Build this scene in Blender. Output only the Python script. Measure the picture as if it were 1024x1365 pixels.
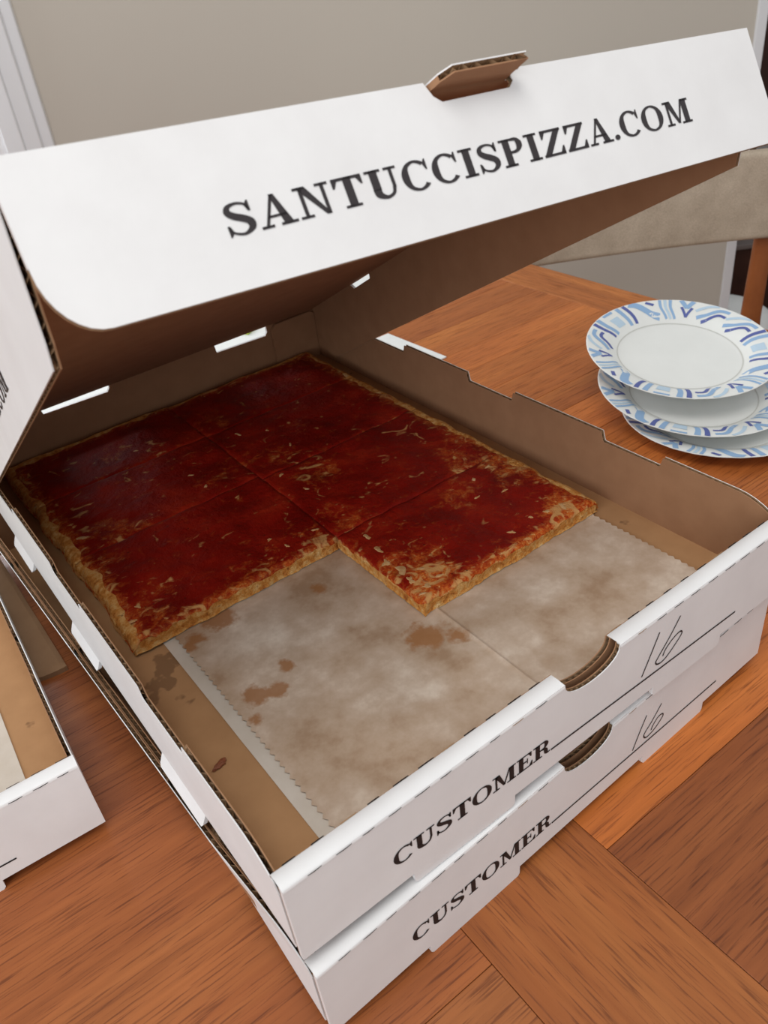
import bpy, bmesh, math, random
from mathutils import Vector, Matrix, noise

for o in list(bpy.data.objects):
    bpy.data.objects.remove(o)
scn = bpy.context.scene
COL = scn.collection

# ------------------------------------------------------------------ units
K = 0.0012                      # one survey unit = 1.2 mm
TZ = 59.77                      # table top lies this far below the upper box's base
def V(x, y, z=0.0):             # survey point (origin: upper box front-left base corner) -> metres
    return Vector((x * K, y * K, (z + TZ) * K))

# ------------------------------------------------------------------ camera
CR = [[0.7946796, -0.5974822, -0.1072349],
      [-0.4156230, -0.4067935, -0.8134965],
      [0.4424272, 0.6910384, -0.5715978]]
cd = bpy.data.cameras.new('camera')
cam = bpy.data.objects.new('camera', cd)
COL.objects.link(cam)
cp = V(-42.294, -159.482, 302.416)
cam.matrix_world = Matrix(((CR[0][0], -CR[1][0], -CR[2][0], cp.x),
                           (CR[0][1], -CR[1][1], -CR[2][1], cp.y),
                           (CR[0][2], -CR[1][2], -CR[2][2], cp.z),
                           (0, 0, 0, 1)))
cd.sensor_fit = 'HORIZONTAL'
cd.sensor_width = 36.0
cd.lens = 1103.15 / 1024 * 36
cd.clip_start = 0.01
cd.dof.use_dof = True
cd.dof.focus_distance = 0.52
cd.dof.aperture_fstop = 26.0
scn.camera = cam

# ------------------------------------------------------------------ light
w = bpy.data.worlds.new('world'); scn.world = w
w.use_nodes = True
bg = w.node_tree.nodes['Background']
bg.inputs[0].default_value = (0.97, 0.985, 1.0, 1)
bg.inputs[1].default_value = 0.52

# the room's back wall runs square to this horizontal direction
WAZ = math.radians(35)
WD = Vector((math.sin(WAZ), math.cos(WAZ), 0))       # away from the camera
WS = Vector((math.cos(WAZ), -math.sin(WAZ), 0))      # along the wall to the right
def RM(s, dist, z):                                   # room point, s along wall, dist from camera, z survey
    p = V(-42.294, -159.482, z)
    return p + WS * (s * K) + WD * (dist * K)

def area(name, loc, target, sx, sy, power, col):
    l = bpy.data.lights.new(name, 'AREA'); l.shape = 'RECTANGLE'
    l.size = sx; l.size_y = sy; l.energy = power; l.color = col
    o = bpy.data.objects.new(name, l); COL.objects.link(o)
    o.location = loc
    o.rotation_euler = (Vector(target) - Vector(loc)).to_track_quat('-Z', 'Y').to_euler()
    return o
# daylight coming in through the window beside the white casing; then a fill added from the left, no window there
area('window_daylight', RM(-1240, 1700, 480), RM(-800, 300, 0), 1.15, 1.4, 38, (0.90, 0.95, 1.0))
area('side_fill', V(-1500, -600, 750), V(0, 150, 60), 1.6, 1.4, 27, (0.92, 0.96, 1.0))
# overhead fill light added above the table, no fixture there
area('overhead_fill', V(-150, -250, 1450), V(-50, -50, 0), 1.0, 1.0, 15, (1.0, 0.97, 0.93))

scn.view_settings.view_transform = 'Standard'
scn.view_settings.look = 'None'
scn.view_settings.gamma = 1.0
scn.view_settings.use_curve_mapping = False
scn.view_settings.exposure = -0.06

# ------------------------------------------------------------------ materials
def mat(name, col=(0.8, 0.8, 0.8), rough=0.6, spec=0.5):
    m = bpy.data.materials.new(name); m.use_nodes = True
    b = m.node_tree.nodes['Principled BSDF']
    b.inputs['Base Color'].default_value = (*col, 1)
    b.inputs['Roughness'].default_value = rough
    b.inputs['Specular IOR Level'].default_value = spec
    return m
def nodes(m):
    return m.node_tree.nodes, m.node_tree.links, m.node_tree.nodes['Principled BSDF']
def nd(ns, t, **kw):
    n = ns.new(t)
    for k, v in kw.items():
        setattr(n, k, v)
    return n
def tex_noise(ns, ls, vec, scale, detail=3, rough=0.55, dist=0.0):
    n = ns.new('ShaderNodeTexNoise')
    n.inputs['Scale'].default_value = scale
    n.inputs['Detail'].default_value = detail
    n.inputs['Roughness'].default_value = rough
    n.inputs['Distortion'].default_value = dist
    ls.new(vec, n.inputs['Vector'])
    return n.outputs['Fac']
def ramp(ns, ls, fac, stops):
    r = ns.new('ShaderNodeValToRGB')
    el = r.color_ramp.elements
    while len(el) > 1:
        el.remove(el[-1])
    el[0].position = stops[0][0]; el[0].color = (*stops[0][1], 1)
    for p, c in stops[1:]:
        e = el.new(p); e.color = (*c, 1)
    ls.new(fac, r.inputs['Fac'])
    return r.outputs['Color']
def mix(ns, ls, fac, a, b, mode='MIX'):
    n = ns.new('ShaderNodeMix'); n.data_type = 'RGBA'; n.blend_type = mode
    for s, v in ((0, fac), (6, a), (7, b)):
        if isinstance(v, (int, float)):
            n.inputs[s].default_value = v
        elif isinstance(v, tuple):
            n.inputs[s].default_value = (*v, 1)
        else:
            ls.new(v, n.inputs[s])
    return n.outputs[2]
def mapping(ns, ls, vec, scale=(1, 1, 1), rot=(0, 0, 0)):
    n = ns.new('ShaderNodeMapping')
    n.inputs['Scale'].default_value = scale
    n.inputs['Rotation'].default_value = rot
    ls.new(vec, n.inputs['Vector'])
    return n.outputs[0]
def bump(ns, ls, b, h, strength=0.2, dist=0.001):
    n = ns.new('ShaderNodeBump')
    n.inputs['Strength'].default_value = strength
    n.inputs['Distance'].default_value = dist
    ls.new(h, n.inputs['Height'])
    ls.new(n.outputs[0], b.inputs['Normal'])

def m_paper(name, c1, c2, rough, scale, bs=0.08):
    m = mat(name, c1, rough, 0.3); ns, ls, b = nodes(m)
    co = ns.new('ShaderNodeTexCoord').outputs['Object']
    f = tex_noise(ns, ls, co, scale, 4)
    ls.new(ramp(ns, ls, f, [(0.3, c1), (0.75, c2)]), b.inputs['Base Color'])
    f2 = tex_noise(ns, ls, co, scale * 12, 2)
    bump(ns, ls, b, f2, bs, 0.0006)
    return m
M_WHITE = m_paper('coated_white_board', (0.80, 0.79, 0.785), (0.86, 0.855, 0.85), 0.42, 30)
M_KRAFT = m_paper('kraft_board', (0.335, 0.172, 0.088), (0.385, 0.205, 0.108), 0.8, 60)
M_FLUTE = m_paper('kraft_fluting', (0.36, 0.22, 0.12), (0.42, 0.27, 0.15), 0.9, 90)
M_INK = mat('black_ink', (0.018, 0.015, 0.016), 0.55, 0.3)
M_INK2 = mat('charcoal_ink', (0.04, 0.034, 0.036), 0.55, 0.3)
M_PEN = mat('pen_ink', (0.02, 0.018, 0.02), 0.5, 0.3)

# kraft base with oil spots
def m_base():
    m = mat('oily_kraft_base', (0.4, 0.25, 0.12), 0.75, 0.3); ns, ls, b = nodes(m)
    co = ns.new('ShaderNodeTexCoord').outputs['Object']
    f = tex_noise(ns, ls, co, 55, 4)
    c = ramp(ns, ls, f, [(0.3, (0.43, 0.235, 0.108)), (0.75, (0.49, 0.275, 0.13))])
    f2 = tex_noise(ns, ls, co, 42, 3, 0.6)
    # oil spots gather beside the pizza
    g = ns.new('ShaderNodeVectorMath'); g.operation = 'DISTANCE'
    ls.new(mapping(ns, ls, co, (1, 0.42, 1)), g.inputs[0]); g.inputs[1].default_value = (22 * K, 168 * K * 0.42, 2 * K)
    mr = ns.new('ShaderNodeMapRange'); ls.new(g.outputs['Value'], mr.inputs[0])
    mr.inputs[1].default_value = 4 * K; mr.inputs[2].default_value = 20 * K
    mr.inputs[3].default_value = 0.16; mr.inputs[4].default_value = -0.1
    ad = ns.new('ShaderNodeMath'); ad.operation = 'ADD'
    ls.new(f2, ad.inputs[0]); ls.new(mr.outputs[0], ad.inputs[1])
    k = ramp(ns, ls, ad.outputs[0], [(0.60, (0, 0, 0)), (0.64, (1, 1, 1))])
    ls.new(mix(ns, ls, k, c, (0.27, 0.145, 0.068)), b.inputs['Base Color'])
    return m
M_BASE = m_base()

def m_wood(name, axis):
    # axis: grain runs along object x (0) or y (1)
    m = mat(name, (0.3, 0.1, 0.04), 0.38, 0.32); ns, ls, b = nodes(m)
    co = ns.new('ShaderNodeTexCoord').outputs['Object']
    oi = ns.new('ShaderNodeObjectInfo')
    ov = ns.new('ShaderNodeVectorMath'); ov.operation = 'ADD'
    sc = ns.new('ShaderNodeVectorMath'); sc.operation = 'SCALE'; sc.inputs['Scale'].default_value = 7.0
    cb = ns.new('ShaderNodeCombineXYZ'); ls.new(oi.outputs['Random'], cb.inputs[0]); ls.new(oi.outputs['Random'], cb.inputs[1])
    ls.new(cb.outputs[0], sc.inputs[0]); ls.new(co, ov.inputs[0]); ls.new(sc.outputs[0], ov.inputs[1])
    v = ov.outputs[0]
    s1 = (1.2, 16, 16) if axis == 0 else (16, 1.2, 16)
    s2 = (26, 620, 400) if axis == 0 else (620, 26, 400)
    s3 = (5, 130, 60) if axis == 0 else (130, 5, 60)
    big = tex_noise(ns, ls, mapping(ns, ls, v, s1), 1.0, 5, 0.6, 0.6)
    mid = tex_noise(ns, ls, mapping(ns, ls, v, s3), 1.0, 4, 0.6, 0.3)
    pore = tex_noise(ns, ls, mapping(ns, ls, v, s2), 1.0, 3, 0.6, 0.15)
    c = ramp(ns, ls, big, [(0.26, (0.270, 0.078, 0.023)), (0.5, (0.345, 0.108, 0.030)), (0.74, (0.430, 0.152, 0.043))])
    c = mix(ns, ls, 0.55, c, ramp(ns, ls, mid, [(0.3, (0.62, 0.58, 0.56)), (0.65, (1.1, 1.1, 1.1))]), 'MULTIPLY')
    p = ramp(ns, ls, pore, [(0.34, (0.45, 0.38, 0.36)), (0.47, (1, 1, 1))])
    c = mix(ns, ls, 0.85, c, p, 'MULTIPLY')
    c = mix(ns, ls, 1.0, c, oi.outputs['Color'], 'MULTIPLY')
    ls.new(c, b.inputs['Base Color'])
    ls.new(ramp(ns, ls, pore, [(0.3, (0.55, 0.55, 0.55)), (0.55, (0.36, 0.36, 0.36))]), b.inputs['Roughness'])
    bump(ns, ls, b, pore, 0.12, 0.0006)
    return m
M_WX = m_wood('teak_grain_across', 0)
M_WY = m_wood('teak_grain_along', 1)

def m_fabric(name, c1, c2):
    m = mat(name, c1, 0.95, 0.1); ns, ls, b = nodes(m)
    co = ns.new('ShaderNodeTexCoord').outputs['Object']
    f = tex_noise(ns, ls, co, 22, 4, 0.6)
    c = ramp(ns, ls, f, [(0.3, c1), (0.7, c2)])
    f2 = tex_noise(ns, ls, mapping(ns, ls, co, (1, 1, 1.4)), 520, 2)
    c = mix(ns, ls, 0.35, c, ramp(ns, ls, f2, [(0.35, (0.6, 0.6, 0.6)), (0.65, (1.2, 1.2, 1.2))]), 'MULTIPLY')
    ls.new(c, b.inputs['Base Color']); bump(ns, ls, b, f2, 0.4, 0.001)
    return m
M_FABRIC = m_fabric('tan_woven_upholstery', (0.46, 0.37, 0.28), (0.58, 0.48, 0.37))
M_BAG = m_paper('brown_bag_paper', (0.28, 0.16, 0.085), (0.35, 0.21, 0.115), 0.9, 35, 0.3)

def m_parch():
    m = mat('greasy_parchment', (0.5, 0.4, 0.33), 0.5, 0.4); ns, ls, b = nodes(m)
    co = ns.new('ShaderNodeTexCoord').outputs['Object']
    f = tex_noise(ns, ls, co, 17, 6, 0.66, 0.0)
    f2 = tex_noise(ns, ls, co, 34, 4, 0.6)
    c = ramp(ns, ls, f, [(0.34, (0.45, 0.30, 0.19)), (0.45, (0.55, 0.41, 0.295)), (0.53, (0.60, 0.47, 0.36)), (0.68, (0.76, 0.66, 0.55))])
    c = mix(ns, ls, 0.35, c, ramp(ns, ls, f2, [(0.35, (0.72, 0.68, 0.64)), (0.7, (1.15, 1.15, 1.15))]), 'MULTIPLY')
    # brown oily sauce smears
    sp = None
    for (x, y, r) in SMEARS:
        g = ns.new('ShaderNodeVectorMath'); g.operation = 'DISTANCE'
        ls.new(co, g.inputs[0]); g.inputs[1].default_value = (x * K, y * K, 3 * K)
        mr = ns.new('ShaderNodeMapRange'); ls.new(g.outputs['Value'], mr.inputs[0])
        mr.inputs[1].default_value = 0; mr.inputs[2].default_value = r * K
        mr.inputs[3].default_value = 1; mr.inputs[4].default_value = 0
        if sp is None: sp = mr.outputs[0]
        else:
            mx = ns.new('ShaderNodeMath'); mx.operation = 'MAXIMUM'
            ls.new(sp, mx.inputs[0]); ls.new(mr.outputs[0], mx.inputs[1]); sp = mx.outputs[0]
    f3 = tex_noise(ns, ls, co, 95, 3, 0.65)
    ml = ns.new('ShaderNodeMath'); ml.operation = 'MULTIPLY_ADD'
    ls.new(f3, ml.inputs[0]); ml.inputs[1].default_value = 1.5; ls.new(sp, ml.inputs[2])
    k = ramp(ns, ls, ml.outputs[0], [(1.0, (0, 0, 0)), (1.0, (0, 0, 0))])
    mr = ns.new('ShaderNodeMapRange'); ls.new(ml.outputs[0], mr.inputs[0])
    mr.inputs[1].default_value = 1.08; mr.inputs[2].default_value = 1.40
    mr.inputs[3].default_value = 0; mr.inputs[4].default_value = 0.8
    gt = ns.new('ShaderNodeMath'); gt.operation = 'GREATER_THAN'; ls.new(sp, gt.inputs[0]); gt.inputs[1].default_value = 0.02
    m2 = ns.new('ShaderNodeMath'); m2.operation = 'MULTIPLY'; ls.new(mr.outputs[0], m2.inputs[0]); ls.new(gt.outputs[0], m2.inputs[1])
    c = mix(ns, ls, m2.outputs[0], c, (0.36, 0.15, 0.045))
    ls.new(c, b.inputs['Base Color'])
    bump(ns, ls, b, f2, 0.25, 0.001)
    return m
SMEARS = [(62, 186, 17), (46, 180, 10), (40, 176, 8), (72, 128, 9), (50, 122, 11), (60, 118, 9), (137, 97, 17), (150, 86, 12), (118, 168, 9), (42, 108, 7)]
M_PARCH = m_parch()
M_PARCH2 = m_paper('dry_parchment', (0.62, 0.55, 0.46), (0.72, 0.66, 0.58), 0.6, 40, 0.2)

def m_sauce():
    m = mat('baked_tomato_sauce', (0.2, 0.01, 0.005), 0.42, 0.10); ns, ls, b = nodes(m)
    geo = ns.new('ShaderNodeNewGeometry').outputs['Position']
    at = ns.new('ShaderNodeAttribute'); at.attribute_name = 'melt'
    f = tex_noise(ns, ls, geo, 24, 5, 0.6, 0.4)
    c = ramp(ns, ls, f, [(0.30, (0.150, 0.0035, 0.0015)), (0.52, (0.250, 0.0070, 0.0025)), (0.75, (0.390, 0.024, 0.006))])
    # orange, cheesy zones follow the attribute
    f2 = tex_noise(ns, ls, geo, 130, 4, 0.65, 0.8)
    ad = ns.new('ShaderNodeMath'); ad.operation = 'MULTIPLY_ADD'
    ls.new(at.outputs['Fac'], ad.inputs[0]); ad.inputs[1].default_value = 0.55; ls.new(f2, ad.inputs[2])
    k = ramp(ns, ls, ad.outputs[0], [(0.60, (0, 0, 0)), (0.98, (0.92, 0.92, 0.92))])
    fo = tex_noise(ns, ls, geo, 300, 4, 0.7, 0.6)
    oc = ramp(ns, ls, fo, [(0.34, (0.30, 0.022, 0.006)), (0.47, (0.56, 0.095, 0.014)), (0.58, (0.66, 0.20, 0.035)), (0.70, (0.76, 0.47, 0.20))])
    c = mix(ns, ls, k, c, oc)
    # pale melted cheese flecks
    f3 = tex_noise(ns, ls, mapping(ns, ls, geo, (1.0, 1.25, 1)), 62, 3, 0.5, 1.5)
    ad2 = ns.new('ShaderNodeMath'); ad2.operation = 'MULTIPLY_ADD'
    ls.new(at.outputs['Fac'], ad2.inputs[0]); ad2.inputs[1].default_value = 0.19; ls.new(f3, ad2.inputs[2])
    k2 = ramp(ns, ls, ad2.outputs[0], [(0.655, (0, 0, 0)), (0.755, (0.85, 0.85, 0.85))])
    c = mix(ns, ls, k2, c, (0.66, 0.36, 0.13))
    # herb specks
    vo = ns.new('ShaderNodeTexVoronoi'); vo.inputs['Scale'].default_value = 170; ls.new(geo, vo.inputs['Vector'])
    sp = ramp(ns, ls, vo.outputs['Distance'], [(0.07, (1, 1, 1)), (0.13, (0, 0, 0))])
    f4 = tex_noise(ns, ls, geo, 30, 2)
    ml = mix(ns, ls, 1.0, sp, ramp(ns, ls, f4, [(0.5, (0, 0, 0)), (0.6, (0.8, 0.8, 0.8))]), 'MULTIPLY')
    c = mix(ns, ls, ml, c, (0.03, 0.008, 0.004))
    ls.new(c, b.inputs['Base Color'])
    ls.new(ramp(ns, ls, f, [(0.3, (0.42, 0.42, 0.42)), (0.7, (0.65, 0.65, 0.65))]), b.inputs['Roughness'])
    f5 = tex_noise(ns, ls, geo, 210, 4, 0.6)
    bump(ns, ls, b, f5, 0.7, 0.002)
    return m
M_SAUCE = m_sauce()
def m_crust():
    m = mat('baked_crust', (0.5, 0.3, 0.12), 0.7, 0.3); ns, ls, b = nodes(m)
    geo = ns.new('ShaderNodeNewGeometry').outputs['Position']
    f = tex_noise(ns, ls, geo, 190, 5, 0.7)
    c = ramp(ns, ls, f, [(0.30, (0.40, 0.11, 0.018)), (0.46, (0.66, 0.27, 0.05)), (0.62, (0.78, 0.47, 0.17)), (0.75, (0.82, 0.62, 0.36))])
    f2 = tex_noise(ns, ls, geo, 260, 4, 0.7)
    c = mix(ns, ls, ramp(ns, ls, f2, [(0.60, (0, 0, 0)), (0.72, (0.8, 0.8, 0.8))]), c, (0.16, 0.03, 0.01))
    ls.new(c, b.inputs['Base Color'])
    bump(ns, ls, b, f2, 0.8, 0.003)
    return m
M_CRUST = m_crust()
M_CHEESE = m_paper('melted_mozzarella', (0.58, 0.27, 0.085), (0.72, 0.50, 0.26), 0.4, 330, 0.4)

M_PLATE = m_paper('white_plate_board', (0.78, 0.79, 0.76), (0.82, 0.83, 0.80), 0.45, 25, 0.03)
M_B1 = mat('pale_blue_print', (0.50, 0.64, 0.76), 0.5)
M_B2 = mat('sky_blue_print', (0.28, 0.44, 0.66), 0.5)
M_B3 = mat('indigo_print', (0.095, 0.125, 0.36), 0.5)
M_GROOVE_RING = mat('plate_ring_grey', (0.60, 0.60, 0.56), 0.5)

def m_wall(name, c1, c2):
    m = mat(name, c1, 0.75, 0.3); ns, ls, b = nodes(m)
    co = ns.new('ShaderNodeTexCoord').outputs['Object']
    f = tex_noise(ns, ls, co, 1.5, 3)
    ls.new(ramp(ns, ls, f, [(0.3, c1), (0.7, c2)]), b.inputs['Base Color'])
    f2 = tex_noise(ns, ls, co, 160, 2)
    bump(ns, ls, b, f2, 0.06, 0.001)
    return m
M_WALL = m_wall('greige_wall_paint', (0.60, 0.555, 0.48), (0.63, 0.585, 0.505))
M_WALL2 = m_wall('pale_grey_wall_paint', (0.50, 0.50, 0.49), (0.54, 0.54, 0.53))
M_TRIM = mat('white_trim_paint', (0.84, 0.85, 0.86), 0.35)
M_FLOOR = m_wood('floor_wood', 0)
M_DARKWOOD = m_paper('dark_walnut', (0.030, 0.010, 0.007), (0.055, 0.020, 0.012), 0.4, 18, 0.1)
M_CHAIRWOOD = m_paper('teak_chair_wood', (0.26, 0.075, 0.02), (0.34, 0.105, 0.03), 0.35, 25, 0.1)
M_NAPKIN = m_paper('white_napkin_paper', (0.74, 0.75, 0.73), (0.80, 0.81, 0.79), 0.8, 60, 0.2)
M_LIME = mat('lime_green_paper', (0.38, 0.50, 0.05), 0.6)
M_GLASS = mat('window_glass', (0.9, 0.95, 1.0), 0.05)

# ------------------------------------------------------------------ helpers
def link(name, me, parent=None, mats=()):
    o = bpy.data.objects.new(name, me)
    COL.objects.link(o)
    for m in mats:
        me.materials.append(m)
    if parent is not None:
        o.parent = parent
    return o
def mesh(name, verts, faces, mats, parent=None, idx=None, smooth=False):
    me = bpy.data.meshes.new(name)
    me.from_pydata([tuple(v) for v in verts], [], faces)
    o = link(name, me, parent, mats)
    if idx:
        me.polygons.foreach_set('material_index', idx)
    if smooth:
        me.polygons.foreach_set('use_smooth', [True] * len(me.polygons))
    me.update()
    return o
def thing(name, loc, label, cat, group=None, rz=0.0):
    o = bpy.data.objects.new(name, None)
    o.empty_display_size = 0.02
    COL.objects.link(o)
    o.location = loc; o.rotation_euler = (0, 0, rz)
    tag(o, label, cat, group)
    return o
def tag(o, label, cat, group=None):
    o['label'] = label; o['category'] = cat
    if group: o['group'] = group
def struct(o):
    o['kind'] = 'structure'; return o
def box_verts(x0, y0, z0, x1, y1, z1):
    return [(x0, y0, z0), (x1, y0, z0), (x1, y1, z0), (x0, y1, z0), (x0, y0, z1), (x1, y0, z1), (x1, y1, z1), (x0, y1, z1)]
BOXF = [(0, 3, 2, 1), (4, 5, 6, 7), (0, 1, 5, 4), (1, 2, 6, 5), (2, 3, 7, 6), (3, 0, 4, 7)]
def box(name, a, b, mats, parent=None, bev=0.0, seg=2):
    """box in metres from corner a to corner b, edges bevelled"""
    me = bpy.data.meshes.new(name)
    bm = bmesh.new()
    vs = [bm.verts.new(v) for v in box_verts(*a, *b)]
    for f in BOXF: bm.faces.new([vs[i] for i in f])
    if bev > 0:
        bmesh.ops.bevel(bm, geom=bm.edges[:], offset=bev, segments=seg, affect='EDGES', profile=0.5)
    bmesh.ops.recalc_face_normals(bm, faces=bm.faces)
    bm.to_mesh(me); bm.free()
    return link(name, me, parent, mats)

# ---- corrugated board panel: two liners and a wavy fluting between them along the open edges
def panel(name, pts, f, t, parent, flute=(), outer=None, inner=None, closed=None, lam=5.5, lin=0.45):
    """pts: 2D outline (survey units); f(a,b,c)->(x,y,z) metres, c is depth from the outer face.
    flute: set of outline edge indexes that show raw corrugated edge; the others are closed folds."""
    outer = outer or M_WHITE; inner = inner or M_KRAFT
    n = len(pts)
    A = sum(pts[i][0] * pts[(i + 1) % n][1] - pts[(i + 1) % n][0] * pts[i][1] for i in range(n))
    v = []; fc = []; ix = []
    def ring(c):
        s = len(v)
        for a, b in pts: v.append(f(a, b, c))
        return s
    r0 = ring(0); r1 = ring(lin); r2 = ring(t - lin); r3 = ring(t)
    fc.append(list(range(r0, r0 + n))[::-1]); ix.append(0)
    fc.append(list(range(r3, r3 + n))); ix.append(1)
    fc.append(list(range(r1, r1 + n))); ix.append(2)
    fc.append(list(range(r2, r2 + n))[::-1]); ix.append(2)
    for i in range(n):
        j = (i + 1) % n
        fc.append((r0 + i, r0 + j, r1 + j, r1 + i)); ix.append(0)
        fc.append((r2 + i, r2 + j, r3 + j, r3 + i)); ix.append(1)
        if i not in flute:
            fc.append((r1 + i, r1 + j, r2 + j, r2 + i)); ix.append(0 if closed is None else closed)
    # fluting
    for i in flute:
        a = Vector(pts[i]); b = Vector(pts[(i + 1) % n]); L = (b - a).length
        if L < 0.8: continue
        d = (b - a) / L
        nrm = Vector((-d.y, d.x)) if A > 0 else Vector((d.y, -d.x))
        m = max(2, int(L / lam * 8))
        amp = (t - 2 * lin) / 2
        rows = []
        for k in range(m + 1):
            s = L * k / m
            c = t / 2 + amp * math.sin(2 * math.pi * s / lam + 0.9 * math.sin(s * 0.21))
            j = 0.25 + 0.25 * noise.noise(Vector((s * 0.15, i * 3.1, 0)))
            p = a + d * s + nrm * j; q = a + d * s + nrm * (j + 5)
            rows.append((len(v), len(v) + 1)); v.append(f(p.x, p.y, c)); v.append(f(q.x, q.y, c))
        for k in range(m):
            fc.append((rows[k][0], rows[k + 1][0], rows[k + 1][1], rows[k][1])); ix.append(2)
    return mesh(name, v, fc, (outer, inner, M_FLUTE), parent, ix)

# ---- flat printed shapes and pen strokes on a surface map f(a,b)->(x,y,z)
def flat(name, polys, f, m, parent):
    v = []; fc = []
    for p in polys:
        s = len(v)
        for a, b in p: v.append(f(a, b))
        fc.append(list(range(s, s + len(p))))
    return mesh(name, v, fc, (m,), parent)
def stroke(pts, ws):
    """polyline of varying width -> quads"""
    n = len(pts); L = []; R = []
    if isinstance(ws, (int, float)): ws = [ws] * n
    for i in range(n):
        a = Vector(pts[max(0, i - 1)]); b = Vector(pts[min(n - 1, i + 1)])
        d = (b - a); d = d / max(d.length, 1e-9); nn = Vector((-d.y, d.x))
        L.append(tuple(Vector(pts[i]) + nn * ws[i] / 2)); R.append(tuple(Vector(pts[i]) - nn * ws[i] / 2))
    return [[L[i], R[i], R[i + 1], L[i + 1]] for i in range(n - 1)]
def smooth_path(pts, ws, sub=5):
    P = []; W = []
    n = len(pts)
    for i in range(n - 1):
        p0 = pts[max(0, i - 1)]; p1 = pts[i]; p2 = pts[i + 1]; p3 = pts[min(n - 1, i + 2)]
        for k in range(sub):
            t = k / sub
            q = []
            for c in (0, 1):
                q.append(0.5 * (2 * p1[c] + (p2[c] - p0[c]) * t + (2 * p0[c] - 5 * p1[c] + 4 * p2[c] - p3[c]) * t * t + (3 * p1[c] - p0[c] - 3 * p2[c] + p3[c]) * t ** 3))
            P.append(tuple(q)); W.append(ws[i] * (1 - t) + ws[i + 1] * t)
    P.append(pts[-1]); W.append(ws[-1])
    return P, W

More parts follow.
